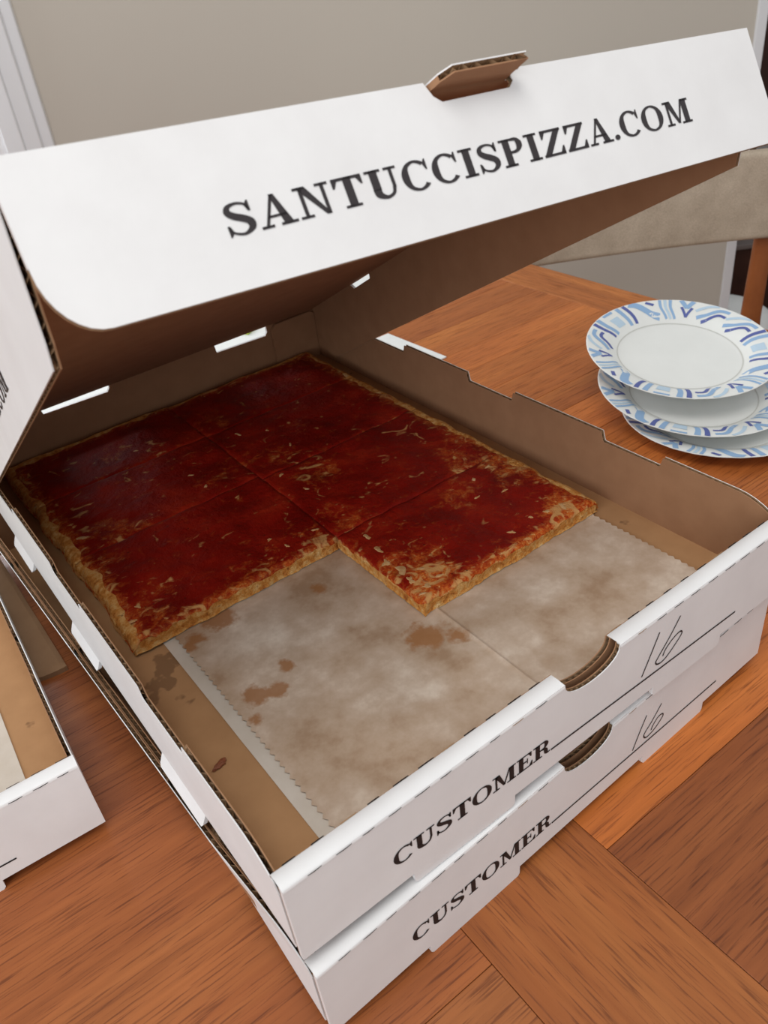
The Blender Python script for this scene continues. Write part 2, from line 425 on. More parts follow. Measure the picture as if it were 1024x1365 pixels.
# ------------------------------------------------------------------ slab-serif capitals (unit cap height)
TK, TN, SF = 0.225, 0.095, 0.085
def R_(x0, y0, x1, y1): return [(x0, y0), (x1, y0), (x1, y1), (x0, y1)]
def ell(cx, cy, rx, ry, a0, a1, wx, wy, n=36):
    pts = []
    out = []
    for i in range(n + 1):
        a = math.radians(a0 + (a1 - a0) * i / n)
        w = wx * abs(math.cos(a)) ** 1.5 + wy * (1 - abs(math.cos(a)) ** 1.5)
        co, si = math.cos(a), math.sin(a)
        pts.append(((cx + rx * co, cy + ry * si), (cx + (rx - w) * co, cy + (ry - min(w, wy * 1.25)) * si)))
    for i in range(n):
        out.append([pts[i][0], pts[i + 1][0], pts[i + 1][1], pts[i][1]])
    return out
def glyph(ch):
    if ch == 'I': return [R_(.12, 0, .12 + TK, 1), R_(0, 0, .445, SF), R_(0, 1 - SF, .445, 1)], .445
    if ch == 'T':
        return [R_(.31, 0, .31 + TK, 1), R_(.19, 0, .635, SF), R_(0, 1 - TN, .825, 1),
                [(0, .68), (.05, .68), (.16, .93), (0, .93)], [(.775, .68), (.825, .68), (.825, .93), (.665, .93)]], .825
    if ch == 'E':
        return [R_(.1, 0, .1 + TK, 1), R_(0, 0, .78, SF), R_(0, 1 - SF, .74, 1), R_(.3, .47, .52, .47 + TN),
                R_(.5, .33, .55, .69), [(.69, .68), (.74, .68), (.74, .95), (.57, .95)], [(.73, .34), (.78, .34), (.78, .05), (.60, .05)]], .78
    if ch == 'Z':
        return [R_(.04, 1 - TN, .78, 1), R_(0, 0, .78, TN), [(0, TN * .5), (.24, TN * .5), (.78, 1 - TN * .5), (.54, 1 - TN * .5)],
                [(.04, .68), (.09, .68), (.22, .95), (.04, .95)], [(.73, .32), (.78, .32), (.78, .05), (.6, .05)]], .78
    if ch == 'A':
        return [[(.08, .03), (.16, .03), (.48, 1), (.40, 1)], [(.56, .03), (.79, .03), (.50, 1), (.38, 1)], R_(.2, .29, .66, .29 + TN * .85),
                R_(-.02, 0, .29, SF), R_(.47, 0, .90, SF)], .88
    if ch == 'N':
        return [R_(.13, 0, .13 + TN, 1), R_(.71, 0, .71 + TN, 1), [(.08, 1), (.31, 1), (.795, 0), (.68, 0)],
                R_(0, 0, .34, SF), R_(0, 1 - SF, .3, 1), R_(.58, 1 - SF, .92, 1)], .92
    if ch == 'M':
        return [R_(.12, 0, .12 + TN, 1), R_(.80, 0, .80 + TK, 1), [(.10, 1), (.33, 1), (.60, .05), (.50, .05)], [(.50, .05), (.58, .05), (.86, 1), (.78, 1)],
                R_(0, 0, .33, SF), R_(0, 1 - SF, .3, 1), R_(.68, 0, 1.12, SF), R_(.8, 1 - SF, 1.12, 1)], 1.12
    if ch == 'U':
        o = [R_(.12, .32, .12 + TK, 1), R_(.68, .32, .68 + TN, 1), R_(0, 1 - SF, .45, 1), R_(.55, 1 - SF, .90, 1)]
        P, W = smooth_path([(.222, .36), (.25, .17), (.40, .06), (.52, .055), (.66, .15), (.722, .36)], [TK, TK * .95, .13, .10, TN, TN], 6)
        return o + stroke(P, W), .90
    if ch == 'O': return ell(.46, .5, .46, .52, 0, 360, .215, TN * .85, 48), .92
    if ch == 'C':
        o = ell(.44, .5, .44, .52, 48, 318, .215, TN * .9, 40)
        return o + [[(.755, .64), (.80, .64), (.80, 1.0), (.765, 1.0), (.69, .84)]], .82
    if ch == 'S':
        P, W = smooth_path([(.63, .70), (.57, .89), (.37, .965), (.17, .90), (.13, .74), (.25, .60), (.42, .50), (.58, .37), (.59, .19), (.45, .055), (.30, .035), (.12, .13), (.07, .30)],
                           [.05, .07, .08, .12, .17, .205, .215, .205, .17, .10, .08, .06, .05], 5)
        return stroke(P, W) + [[(.62, .67), (.675, .67), (.675, 1.0), (.64, 1.0), (.56, .86)], [(.02, 0), (.055, 0), (.14, .14), (.075, .34), (.02, .34)]], .71
    if ch in 'PR':
        o = [R_(.11, 0, .11 + TK, 1), R_(0, 0, .44, SF), R_(0, 1 - SF, .45, 1), R_(.3, .455, .45, .455 + TN)]
        P, W = smooth_path([(.42, 1 - TN / 2), (.58, .94), (.66, .81), (.655, .68), (.57, .545), (.42, .495)], [TN, .12, .2, .2, .12, TN], 5)
        o += stroke(P, W)
        if ch == 'P': return o, .77
        P, W = smooth_path([(.44, .49), (.57, .44), (.63, .32), (.655, .14), (.74, .045), (.86, .09)], [TN, .13, .2, .19, .10, .06], 5)
        return o + stroke(P, W), .88
    if ch == '.':
        return [[(.10 + .105 * math.cos(a * math.pi / 8), .105 + .105 * math.sin(a * math.pi / 8)) for a in range(16)]], .21
    return [], .4
def text_polys(s, x0, x1, cap, gap=0.09, base=lambda x: 0.0):
    gl = [glyph(c) for c in s]
    tot = sum(g[1] for g in gl) + gap * (len(s) - 1)
    k = (x1 - x0) / tot
    out = []; x = 0
    for g, wd in gl:
        for p in g:
            out.append([(x0 + (x + a) * k, base(x0 + (x + a) * k) + b * cap) for a, b in p])
        x += wd + gap
    return out

# ------------------------------------------------------------------ room
FZ = -685.0                                # floor level, survey units
def room_box(name, s0, s1, d0, d1, z0, z1, m, parent=None, bev=0.0):
    """box in room directions; local x along the wall, y away"""
    o = box(name, (s0 * K, d0 * K, 0), (s1 * K, d1 * K, (z1 - z0) * K), (m,), None, bev)
    o.matrix_world = Matrix.Translation(RM(0, 0, z0)) @ Matrix.Rotation(-WAZ, 4, 'Z')
    if parent is not None:
        o.parent = parent
        o.matrix_parent_inverse = Matrix.Translation(parent.location).inverted()
    return o
WDIST = 1750
wall = struct(room_box('wall_back', -725, 736, WDIST, WDIST + 110, FZ, 1500, M_WALL))
struct(room_box('wall_back_below_window', -1760, -725, WDIST, WDIST + 110, FZ, -100, M_WALL))
struct(room_box('wall_back_left', -2600, -1760, WDIST, WDIST + 110, FZ, 1500, M_WALL))
struct(room_box('wall_far', 300, 3200, 3300, 3380, FZ, 1500, M_WALL2))
struct(room_box('trim_1', 728, 748, WDIST - 6, WDIST + 116, FZ, 1500, M_TRIM, None, 0.003))     # corner bead at the wall end
fl = struct(box('floor', V(-3000, -2500, FZ - 30), V(4500, 4500, FZ), (M_FLOOR,)))
fl.color = (0.75, 0.72, 0.7, 1)
bb = struct(room_box('baseboard_back', -720, 726, WDIST - 12, WDIST, FZ, FZ + 80, M_TRIM, None, 0.003))
# white window casing: stepped moulding, then the sash and its panes
win = thing('window_1', RM(-1240, WDIST, -100), 'x', 'x'); del win['label']; del win['category']; struct(win)
for (a, b, d) in ((-636, -613, 10), (-668, -633, 20), (-700, -664, 27), (-725, -696, 17)):
    room_box('casing_moulding', a, b, WDIST - d, WDIST + 5, -140, 1180, M_TRIM, win, 0.003)
room_box('window_frame', -745, -712, WDIST + 10, WDIST + 60, -100, 1150, M_TRIM, win, 0.002)
room_box('window_frame', -1770, -1735, WDIST + 10, WDIST + 60, -100, 1150, M_TRIM, win, 0.002)
room_box('window_frame', -1770, -712, WDIST + 10, WDIST + 60, 1110, 1150, M_TRIM, win, 0.002)
room_box('window_sill', -1800, -700, WDIST - 45, WDIST + 60, -130, -100, M_TRIM, win, 0.004)
room_box('window_frame', -1770, -712, WDIST + 12, WDIST + 50, 500, 535, M_TRIM, win, 0.002)

# dark cabinet and white pouf seen past the wall's end
hut = thing('wooden_cabinet', RM(1010, 2230, FZ), 'dark walnut cabinet standing beyond the end of the greige wall', 'cabinet')
room_box('base_cabinet', 860, 1500, 2060, 2400, FZ, -445, M_DARKWOOD, hut, 0.006)
room_box('cabinet_top', 850, 1510, 2045, 2410, -445, -432, mat('sheen_grey_top', (0.16, 0.13, 0.12), 0.4), hut, 0.003)  # reflected light on the dark top is put into its lighter grey colour
room_box('upright', 925, 960, 2200, 2390, -432, -225, M_DARKWOOD, hut, 0.003)
room_box('upright', 1400, 1435, 2200, 2390, -432, -225, M_DARKWOOD, hut, 0.003)
room_box('upper_cabinet', 905, 1460, 2190, 2400, -225, 700, M_DARKWOOD, hut, 0.006)
def lathe(name, prof, m, parent=None, n=40, smooth=True):
    v = []; fc = []
    for r, z in prof:
        for k in range(n):
            a = 2 * math.pi * k / n
            v.append((r * K * math.cos(a), r * K * math.sin(a), z * K))
    for i in range(len(prof) - 1):
        for k in range(n):
            j = (k + 1) % n
            fc.append((i * n + k, i * n + j, (i + 1) * n + j, (i + 1) * n + k))
    fc.append(list(range(n))[::-1]); fc.append(list(range((len(prof) - 1) * n, len(prof) * n)))
    return mesh(name, v, fc, (m,), parent, None, smooth)
pf = lathe('round_pouf', [(95, 0), (112, 12), (122, 60), (122, 115), (110, 150), (85, 166), (40, 172)], M_NAPKIN)
pf.location = RM(790, 1880, FZ)
tag(pf, 'white round pouf on the floor beside the dark cabinet', 'pouf')

# ------------------------------------------------------------------ dining table
table = thing('dining_table', V(100, 180, FZ), 'large teak dining table with planked and banded top under the pizza boxes', 'table')
TOFF = Vector((100 * K, 180 * K, (FZ + TZ) * K))
rng = random.Random(5)
def board(x0, x1, y0, y1, axis, tint, thick=22.0, name='board'):
    g = 0.15
    cx, cy = (x0 + x1) / 2, (y0 + y1) / 2
    hx, hy = (x1 - x0) / 2 - g, (y1 - y0) / 2 - g
    o = box(name, (-hx * K, -hy * K, -thick * K), (hx * K, hy * K, 0), (M_WX if axis == 0 else M_WY,), table, 0.25 * K, 1)
    o.location = V(cx, cy, -TZ) - TOFF
    o.color = (*tint, 1)
    return o
def tint(k, warm=1.0):
    return (k, k * (0.96 + 0.04 * warm), k * (0.92 + 0.08 * warm))
X0, X1, Y0, Y1 = -560, 697, -430, 760
board(70, 147, Y0, Y1, 1, (1.0, 1.0, 0.98))                    # cross band
board(637, X1, Y0, Y1, 1, (1.25, 1.22, 1.0))                   # edge band
ys = [-18, 24, 68, 112, 157, 201, 245, 288, 321, 366, 411, 453, 508, 555, 605, 655, 705, Y1]
tn = [1.22, .95, 1.05, 1.0, 1.12, .98, 1.18, .84, .92, .98, 1.14, .98, .92, 1.04, 1.0, 1.1, .95]
for i in range(len(ys) - 1):
    board(147, 637, ys[i], ys[i + 1], 0, (tn[i] * 1.28, tn[i] * 1.2, tn[i] * 0.95))
for a, b, k in ((-112, -18, .86), (-215, -112, .95), (-320, -215, .9), (Y0, -320, 1.0)):
    board(147, 637, a, b, 0, (k, k * 0.98, k * 1.05))
for a, b, k in ((-22, 380, 1.0), (380, Y1, 0.95), (-220, -64, 0.88), (Y0, -220, 0.95)):
    board(X0 + 60, 70, a, b, 0, (k, k * 0.98, k * 1.02))
board(X0 + 60, 70, -64, -22, 0, (0.86, 0.85, 0.9))
board(X0, X0 + 60, Y0, Y1, 1, (1.05, 1.0, 0.95))
for (xa, xb, ya, yb) in ((X0 + 70, X1 - 70, Y0 + 60, Y0 + 82), (X0 + 70, X1 - 70, Y1 - 82, Y1 - 60), (X0 + 60, X0 + 82, Y0 + 60, Y1 - 60), (X1 - 82, X1 - 60, Y0 + 60, Y1 - 60)):
    o = box('apron', (xa * K, ya * K, -95 * K), (xb * K, yb * K, -22.2 * K), (M_CHAIRWOOD,), table, 0.002)
    o.location = V(0, 0, -TZ) - TOFF
for lx in (X0 + 85, X1 - 85):
    for ly in (Y0 + 85, Y1 - 85):
        lg = lathe('leg', [(17, 0), (19, 10), (30, 560), (30, -FZ - TZ - 22.4)], M_CHAIRWOOD, table, 20)
        lg.location = Vector((lx * K, ly * K, 0)) - Vector((TOFF.x, TOFF.y, 0))

# ------------------------------------------------------------------ pizza boxes
W, D, H, TB = 299.2, 443.9, 45.0, 2.6
N1, N2 = 135.5, 169.0
FTABS = [(51.8, 106.4), (195.6, 247.0)]
STABS = [(80, 125), (206, 249), (322, 364)]
SREC = [(79, 120), (197, 240), (313, 354)]
TOPS, TOPR = 47.5, 41.2
def rounded(poly_corners):
    return poly_corners
def tab_edge(tabs, z0, tl, r=1.4):
    """bottom outline from low to high coordinate"""
    out = []
    for a, b in tabs:
        out += [(a, z0), (a + .2, z0 - tl + r), (a + r, z0 - tl), (b - r, z0 - tl), (b - .2, z0 - tl + r), (b, z0)]
    return out
def side_outline(tl, y0=6.0, y1=D - 3, tabs=True, TOPS=TOPS):
    pts = [(y0, 0.0)]
    if tabs: pts += tab_edge(STABS, 0.0, tl)
    pts += [(y1, 0.0), (y1, TOPR + 3)]
    nb = len(pts)
    for a, b in reversed(SREC):
        pts += [(b + 1.6, TOPS), (b, TOPR + .8), (b - .8, TOPR), (a + .8, TOPR), (a, TOPR + .8), (a - 1.6, TOPS)]
    # front end swoops down to the front wall
    for k in range(6):
        t = k / 5
        pts.append((y0 + 26 - 20 * t - 4 * math.sin(t * math.pi / 2), TOPS - 9 * (1 - math.cos(t * math.pi / 2)) * 0.9))
    pts.append((y0, H - 10))
    return pts, nb
def make_box(name, loc, rz, label, side_tab=6.4, texts=True, hand=None, lid=None, double_left=False, lean=0.0, tops=TOPS, right_tabs=True, slot_back=True):
    root = thing(name, loc, label, 'pizza box', 'white pizza boxes on the table', rz)
    P = lambda x, y, z: (x * K, y * K, z * K)
    # base
    panel('base', [(1, 1), (W - 1, 1), (W - 1, D - 1), (1 + lean * .75, D - 1), (1 + lean * .75, 80)] if lean else [(1, 1), (W - 1, 1), (W - 1, D - 1), (1, D - 1)], lambda a, b, c: P(a, b, c), TB, root, (), M_WHITE, M_BASE)
    # front wall: outer ply, rolled rim and inner ply
    notch = []
    for k in range(15):
        a = math.pi * k / 14
        notch.append(((N1 + N2) / 2 + (N2 - N1) / 2 * math.cos(a), H + 0.3 - 9.6 * math.sin(a) ** 0.8))
    fo = [(0, 0)] + tab_edge(FTABS, 0.0, 6.4) + [(W, 0), (W, H)] + notch + [(0, H)]
    i0 = 2 + 6 * len(FTABS) + 1
    fw = panel('front_wall', fo, lambda a, b, c: P(a, c, b), TB, root, set(range(i0, i0 + 14)), lam=4.5)
    inn = [(3, TB + .2), (W - 3, TB + .2), (W - 3, H)] + notch + [(3, H)]
    panel('inner_front_wall', inn, lambda a, b, c: P(a, 8.2 - c, b), TB, root, set(range(3, 3 + 14)), M_KRAFT, M_KRAFT, lam=4.5)
    rim = []
    fr = []
    for (a, b) in ((0.0, N1 - .2), (N2 + .2, W)):
        s = len(rim)
        nseg = 24
        for k in range(nseg + 1):
            x = a + (b - a) * k / nseg
            wob = 0.35 * noise.noise(Vector((x * .06, 1.7, 0)))
            for (y, z) in ((-.12, H - 1.6), (-.1, H - .2), (.6, H + .55), (4.2, H + .75 + wob), (7.7, H + .5), (8.35, H - .2), (8.4, H - 2.4)):
                rim.append(P(x, y, z))
        for k in range(nseg):
            for j in range(6):
                fr.append((s + k * 7 + j, s + (k + 1) * 7 + j, s + (k + 1) * 7 + j + 1, s + k * 7 + j + 1))
    mesh('rim', rim, fr, (M_WHITE,), root, None, True)
    # score slits along both folds of the rim
    sm = None
    r2 = random.Random(3)
    for (yy, zz, off) in ((-.25, H - .6, 5.0), (8.1, H + .42, 0.0)):
        x = 5 + off
        while x < W - 8:
            L = 5.2 + r2.random() * 2.4
            if not (N1 - 9 < x < N2 + 2):
                if yy < 0:
                    vs = [P(0, yy, -.30), P(L * .5, yy, -.55), P(L, yy, -.22), P(L, yy - .02, .22), P(L * .45, yy - .02, .02), P(0, yy - .02, .1)]
                else:
                    vs = [P(0, yy - .3, 0), P(L, yy - .15, 0), P(L, yy + .35, -.15), P(L * .6, yy + .45, -.2), P(0, yy + .35, -.15), P(0, yy - .1, 0)]
                o = mesh('score_slit', vs, [(0, 1, 2, 3, 4, 5)], (M_FLUTE if r2.random() < .25 else M_INK,), root)
                o.location = (x * K, 0, zz * K + (0.00012 if yy > 0 else 0))
            x += 11.2 + r2.random() * 1.6
    # side walls with stacking tabs below and recesses along the top
    po, nb = side_outline(side_tab, TOPS=tops)
    flu = set(range(nb - 1, len(po) - 1))
    def lmap(dx):
        def f(a, b, c):
            flare = -3.0 * max(0.0, -b) / 6.4 if not lean else 0.0
            bow = -0.9 * math.sin(math.pi * min(1, max(0, a / D)))
            if lean: bow = lean * min(1, max(0, (a - 6) / 70)) * (0.62 - b / H)
            return P(c + flare + bow + dx + 0.4, a, b)
        return f
    panel('side_wall', po, lmap(0), TB, root, flu)
    if double_left:
        po2 = [(a, b - 0.8) for a, b in side_outline(0, tabs=False, TOPS=tops)[0] if b > -0.1]
        po2 = [(a, max(b, TB + .1)) for a, b in po2]
        panel('inner_side_wall', po2, lmap(TB + .25), TB, root, set(range(2, len(po2) - 1)), M_KRAFT, M_KRAFT)
    pr, nb = side_outline(side_tab, tabs=right_tabs, TOPS=tops)
    panel('side_wall', pr, lambda a, b, c: P(W - .4 - c, a, b), TB, root, set(range(nb - 1, len(pr) - 1)))
    # back wall, slotted along the lid fold
    bo = [(1, 0), (W - 1, 0), (W - 1, H)]
    if slot_back:
        for a, b, z in ((201, 250, 35.5), (57, 110, 38.0)):
            bo += [(b, H), (b + .3, z + 3), (b - 2, z), (a + 1, z + 1.2), (a, H)]
    bo += [(1, H)]
    panel('back_wall', bo, lambda a, b, c: P(a, D - c, b), TB, root, ())
    panel('corner_flap', [(W - 46, TB), (W - 3.4, TB), (W - 3.4, H - 3), (W - 8, H - 1), (W - 42, H - 1.5), (W - 46, H - 6)], lambda a, b, c: P(a, D - 3.0 - c, b), TB, root, (), M_KRAFT, M_KRAFT, closed=1)
    panel('corner_flap', [(3.4, TB), (46, TB), (46, H - 8), (42, H - 5), (8, H - 5), (3.4, H - 7)], lambda a, b, c: P(a, D - 3.0 - c, b), TB, root, (), M_KRAFT, M_KRAFT, closed=1)
    # printing
    FS = lambda a, b: P(a, -.16, b)
    if texts:
        base = lambda x: 12.7 - 0.012 * (x - 44)
        flat('lettering', text_polys('CUSTOMER', 43.6, 127.2, 8.9, 0.05, base), FS, M_INK, fw)
        flat('ruled_line', stroke([(127.5, 12.0), (190, 10.4), (257, 9.2)], 1.05), FS, M_INK, fw)
    if hand:
        polys = []
        for st in hand:
            Pp, Ww = smooth_path(st, [.85] * len(st), 6)
            polys += stroke(Pp, Ww)
        flat('handwritten_number', polys, FS, M_PEN, fw)
    # lid
    if lid:
        lid(root)
    return root

# ---- the open lid of the upper box: panel rising from the back fold, slightly twisted
LP = dict(phi=0.521, ry=0.053, rz=0.011, x0=-0.782, z0=0.49, Wl=298.87, Dl=434.63, hf=45.9, hs=48.0)
def lid_map(phi, ry, rz, x0, z0, Wl, Dl, **_):
    c, s = math.cos(phi), math.sin(phi)
    def X(u, v, n):
        k = v / Dl; a = ry * k
        ca, sa = math.cos(a), math.sin(a)
        nn = (0, -s, -c)
        xr = (ca, sa * nn[1], sa * nn[2]); nr = (-sa, ca * nn[1], ca * nn[2])
        q = [x0 + Wl / 2 + xr[0] * (u - Wl / 2) + nr[0] * n,
             D - 2 + xr[1] * (u - Wl / 2) - c * v + nr[1] * n,
             H + z0 + xr[2] * (u - Wl / 2) + s * v + nr[2] * n]
        cz, sz = math.cos(rz), math.sin(rz)
        ox, oy = q[0] - W / 2, q[1] - D
        return ((W / 2 + cz * ox - sz * oy) * K, (D + sz * ox + cz * oy) * K, q[2] * K)
    return X
def lid_builder(par, printed=True):
    X = lid_map(**par); Wl, Dl, hf, hs = par['Wl'], par['Dl'], par['hf'], par['hs']
    def build(root):
        # top panel
        nu, nv = 8, 14
        v = []; fc = []; ix = []
        for c in (0.0, TB):
            for i in range(nu + 1):
                for j in range(nv + 1):
                    v.append(X(Wl * i / nu, (Dl - TB - .05) * j / nv, c))
        m = (nu + 1) * (nv + 1)
        q = lambda i, j, l: l * m + i * (nv + 1) + j
        for i in range(nu):
            for j in range(nv):
                fc.append((q(i, j, 0), q(i + 1, j, 0), q(i + 1, j + 1, 0), q(i, j + 1, 0))); ix.append(0)
                fc.append((q(i, j, 1), q(i, j + 1, 1), q(i + 1, j + 1, 1), q(i + 1, j, 1))); ix.append(1)
        for i in range(nu):
            for j in (0, nv):
                fc.append((q(i, j, 0), q(i + 1, j, 0), q(i + 1, j, 1), q(i, j, 1))); ix.append(0)
        for j in range(nv):
            for i in (0, nu):
                fc.append((q(i, j, 0), q(i, j + 1, 0), q(i, j + 1, 1), q(i, j, 1))); ix.append(0)
        mesh('lid', v, fc, (M_WHITE, M_KRAFT), root, ix)
        # front flap, its lower corners rounded, with the thumb cut-out at the fold
        fo = [(0, 0), (0, 27)]
        for k in range(1, 9):
            a = math.pi / 2 * k / 8
            fo.append((14 * (1 - math.cos(a)), 28 + (hf - 28) * math.sin(a)))
        nlow = len(fo) - 1
        for k in range(1, 20):
            fo.append((14 + (Wl - 19) * k / 20, hf))
        for k in range(9):
            a = math.pi / 2 * k / 8
            fo.append((Wl - 5 * (1 - math.sin(a)), hf - 8 + 8 * math.cos(a)))
        nend = len(fo) - 1
        fo += [(Wl, 0)]
        fo += [(168.0, 0), (169.5, 3.8), (167, 6.0), (138, 6.6), (135.2, 4.5), (133.0, 0)]
        ft = panel('front_flap', fo, lambda a, b, c: X(a, Dl - c, b), TB, root, set(range(1, nend)) | set(range(nend + 2, nend + 7)))
        # thumb tab left standing in line with the lid
        tp = [(134.0, -7), (168.0, -7), (167.6, 2.5), (170.5, 8.2), (140, 7.4), (136.2, 4.0)]
        panel('thumb_tab', tp, lambda a, b, c: X(a, Dl + b, c + .35 - 0.12 * max(0, b) ** 1.25), TB, root, {2, 3, 4}, closed=1)
        # side flaps
        def side(v_front, slot):
            so = [(4, 1.2), (4, hs - 8), (10, hs), (200, hs), (v_front, hs), (v_front + 4, hs - 6), (Dl - 3.2, 1.2)]
            if slot:
                so += [(109, 1.2), (107, 6.4), (80, 6.8), (75, 1.2)]
            return so
        def SX(u, a, b):
            p, q, r = Vector(X(u, a, 0)), Vector(X(u, Dl, b)), Vector(X(u, Dl, 0))
            return tuple(p + q - r)
        f1 = panel('side_flap', side(412, False), lambda a, b, c: SX(c, a, b), TB, root, {1, 2, 3, 4, 5})
        panel('side_flap', side(414, True), lambda a, b, c: SX(Wl - c, a, b), TB, root, {1, 2, 3, 4, 5})
        if printed:
            flat('lettering', text_polys('SANTUCCISPIZZA.COM', 52.8, 250.2, -9.0, 0.10, lambda x: 31.6 - 0.006 * (x - 53)), lambda a, b: X(a, Dl + .18, b), M_INK2, ft)
            flat('lettering', text_polys('SANTUCCISPIZZA.COM', 96, 322, -11.5, 0.10, lambda x: 33.6), lambda a, b: SX(-.18, a, b), M_INK, f1)
    return build
HU = [[(195.9, 35.2), (191.2, 24.9), (185.9, 13.8)],
      [(210.4, 36.0), (204.1, 27.3), (197.6, 19.7), (195.4, 16.6), (197.5, 14.2), (202.6, 14.6), (210.3, 20.2), (213.2, 23.6), (211.4, 25.6), (206.2, 24.0), (201.7, 20.4), (200.4, 17.3)]]
HL = [[(195.2, 31.3), (190.4, 21.9), (186.2, 12.6)],
      [(207.0, 30.7), (200.5, 23.2), (195.4, 18.6), (194.7, 16.0), (197.3, 13.6), (203.5, 14.9), (209.2, 19.2), (208.8, 21.7), (205.3, 22.0), (201.6, 18.8), (200.4, 16.2)]]
ubox = make_box('pizza_box', V(0, 0, 0), 0.0, 'open white pizza box holding square pizza slices, lid raised, on top of another box',
                side_tab=6.4, hand=HU, lid=lid_builder(LP))
lbox = make_box('pizza_box', V(1.264, -3.943, -53.336), 0.0318, 'white pizza box underneath the open box of pizza, handwritten 16 half covered by shadow gap',
                hand=HL, double_left=True, lean=7.0, tops=46.2, slot_back=False)
lbox['label'] = 'white pizza box lying directly underneath the open box of pizza slices'
LB_RZ = -0.048
lb = Vector((-34, 154)) - Vector((math.cos(LB_RZ), math.sin(LB_RZ))) * W
nlid = lid_builder(dict(phi=math.radians(118), ry=0, rz=0, x0=-0.8, z0=0.5, Wl=298.9, Dl=434.6, hf=45.9, hs=48.0))
sbox = make_box('pizza_box', V(lb.x, lb.y, -53.336), LB_RZ, 'white pizza box set apart from the stack, only parchment showing inside', lid=nlid, right_tabs=False)

# ------------------------------------------------------------------ parchment, pizza
def sheet(name, x0, x1, y0, y1, z, m, label, zig_left=False, zig_right=False, crease=None, nx=60, ny=70, seed=0, rz=0.0, loc=(0, 0, 0), group=None):
    v = []; fc = []
    xs = [i / nx for i in range(nx + 1)]
    if zig_left or zig_right: ny = int((y1 - y0) / 1.1)
    ts = [i / 40 for i in range(41)]
    if crease is not None:
        tc = (crease - x0) / (x1 - x0)
        ts = sorted(ts + [tc + d_ / (x1 - x0) for d_ in (-2.2, -1.1, -.5, 0, .3, .6, 1.4)])
    nx2 = len(ts) - 1
    for j in range(ny + 1):
        y = y0 + (y1 - y0) * j / ny
        zl = (1.5 if j % 4 in (1, 2, 3) and j % 4 == 2 else (0.75 if j % 2 else 0)) if zig_left else 0
        zr = (1.5 if j % 4 == 2 else (0.75 if j % 2 else 0)) if zig_right else 0
        for i in range(nx2 + 1):
            t = ts[i]
            x = (x0 + zl) * (1 - t) + (x1 - zr) * t
            h = 0.55 * (noise.noise(Vector((x * .028 + seed, y * .028, seed))) + .55)
            h += 0.2 * noise.noise(Vector((x * .09, y * .09, seed + 5)))
            if crease is not None: h += 1.3 * math.exp(-((x - crease) / 1.0) ** 2) * (0.7 + 0.3 * noise.noise(Vector((0, y * .05, 3))))
            v.append((x * K, y * K, (z + max(0, h)) * K))
    n = nx2 + 1
    for j in range(ny):
        for i in range(nx2):
            fc.append((j * n + i, j * n + i + 1, (j + 1) * n + i + 1, (j + 1) * n + i))
    o = mesh(name, v, fc, (m,), None, None, True)
    o.location = loc; o.rotation_euler = (0, 0, rz)
    tag(o, label, 'paper', group)
    return o
sheet('parchment_paper', 31, 200, 11, 432, TB + 0.25, M_PARCH2, 'pale parchment sheet with straight edge under the greasy sheet in the pizza box', seed=3, loc=V(0, 0, 0))
sheet('parchment_paper', 37, 277, 11.5, 430, TB + 1.1, M_PARCH, 'greasy brown-spotted parchment with zigzag edges under the pizza slices', True, True, 154.5, seed=9, loc=V(0, 0, 0))
sheet('parchment_paper', W - 250, W - 27, 20, 425, TB + 0.25, M_PARCH2, 'clean parchment sheet in the pizza box that stands apart from the stack', seed=12, rz=LB_RZ, loc=V(lb.x, lb.y, -53.336))

def fbm(x, y, s, o=3):
    return sum(noise.noise(Vector((x * s * 2 ** k, y * s * 2 ** k, 3.7 * k))) / 2 ** k for k in range(o))
SLZ = TB + 1.9
CHEESE = [(158, 176, 1.9), (154.5, 160, 2.6), (152.5, 149, 2.9), (154, 138, 3.6), (152, 127, 3.4), (155, 117, 2.6), (150, 113, 2.0), (165, 119, 2.0), (162, 131, 2.2), (173, 180, 1.4), (231, 160, 1.6),
          (221, 120, 1.7), (238, 121, 1.5), (248, 119, 2.0), (260, 118, 2.6), (259, 181, 1.5), (242, 176, 1.6), (247, 153, 2.0), (115, 216, 1.7), (114, 228, 1.1), (119, 202, 1.5), (140, 204, 1.8),
          (86, 296, 1.1), (111, 303, 1.0), (98, 381, 1.8), (31, 302, 2.6), (114, 298, 1.5), (113, 320, 1.6), (164, 346, 2.4), (157, 272, 1.9), (182, 333, 1.6), (183, 302, 1.7), (160, 246, 1.8), (130, 390, 1.2), (126, 259, 1.0),
          (100, 195, 1.4), (70, 194, 1.2), (24, 205, 1.6), (30, 215, 1.8), (205, 114, 1.4)]
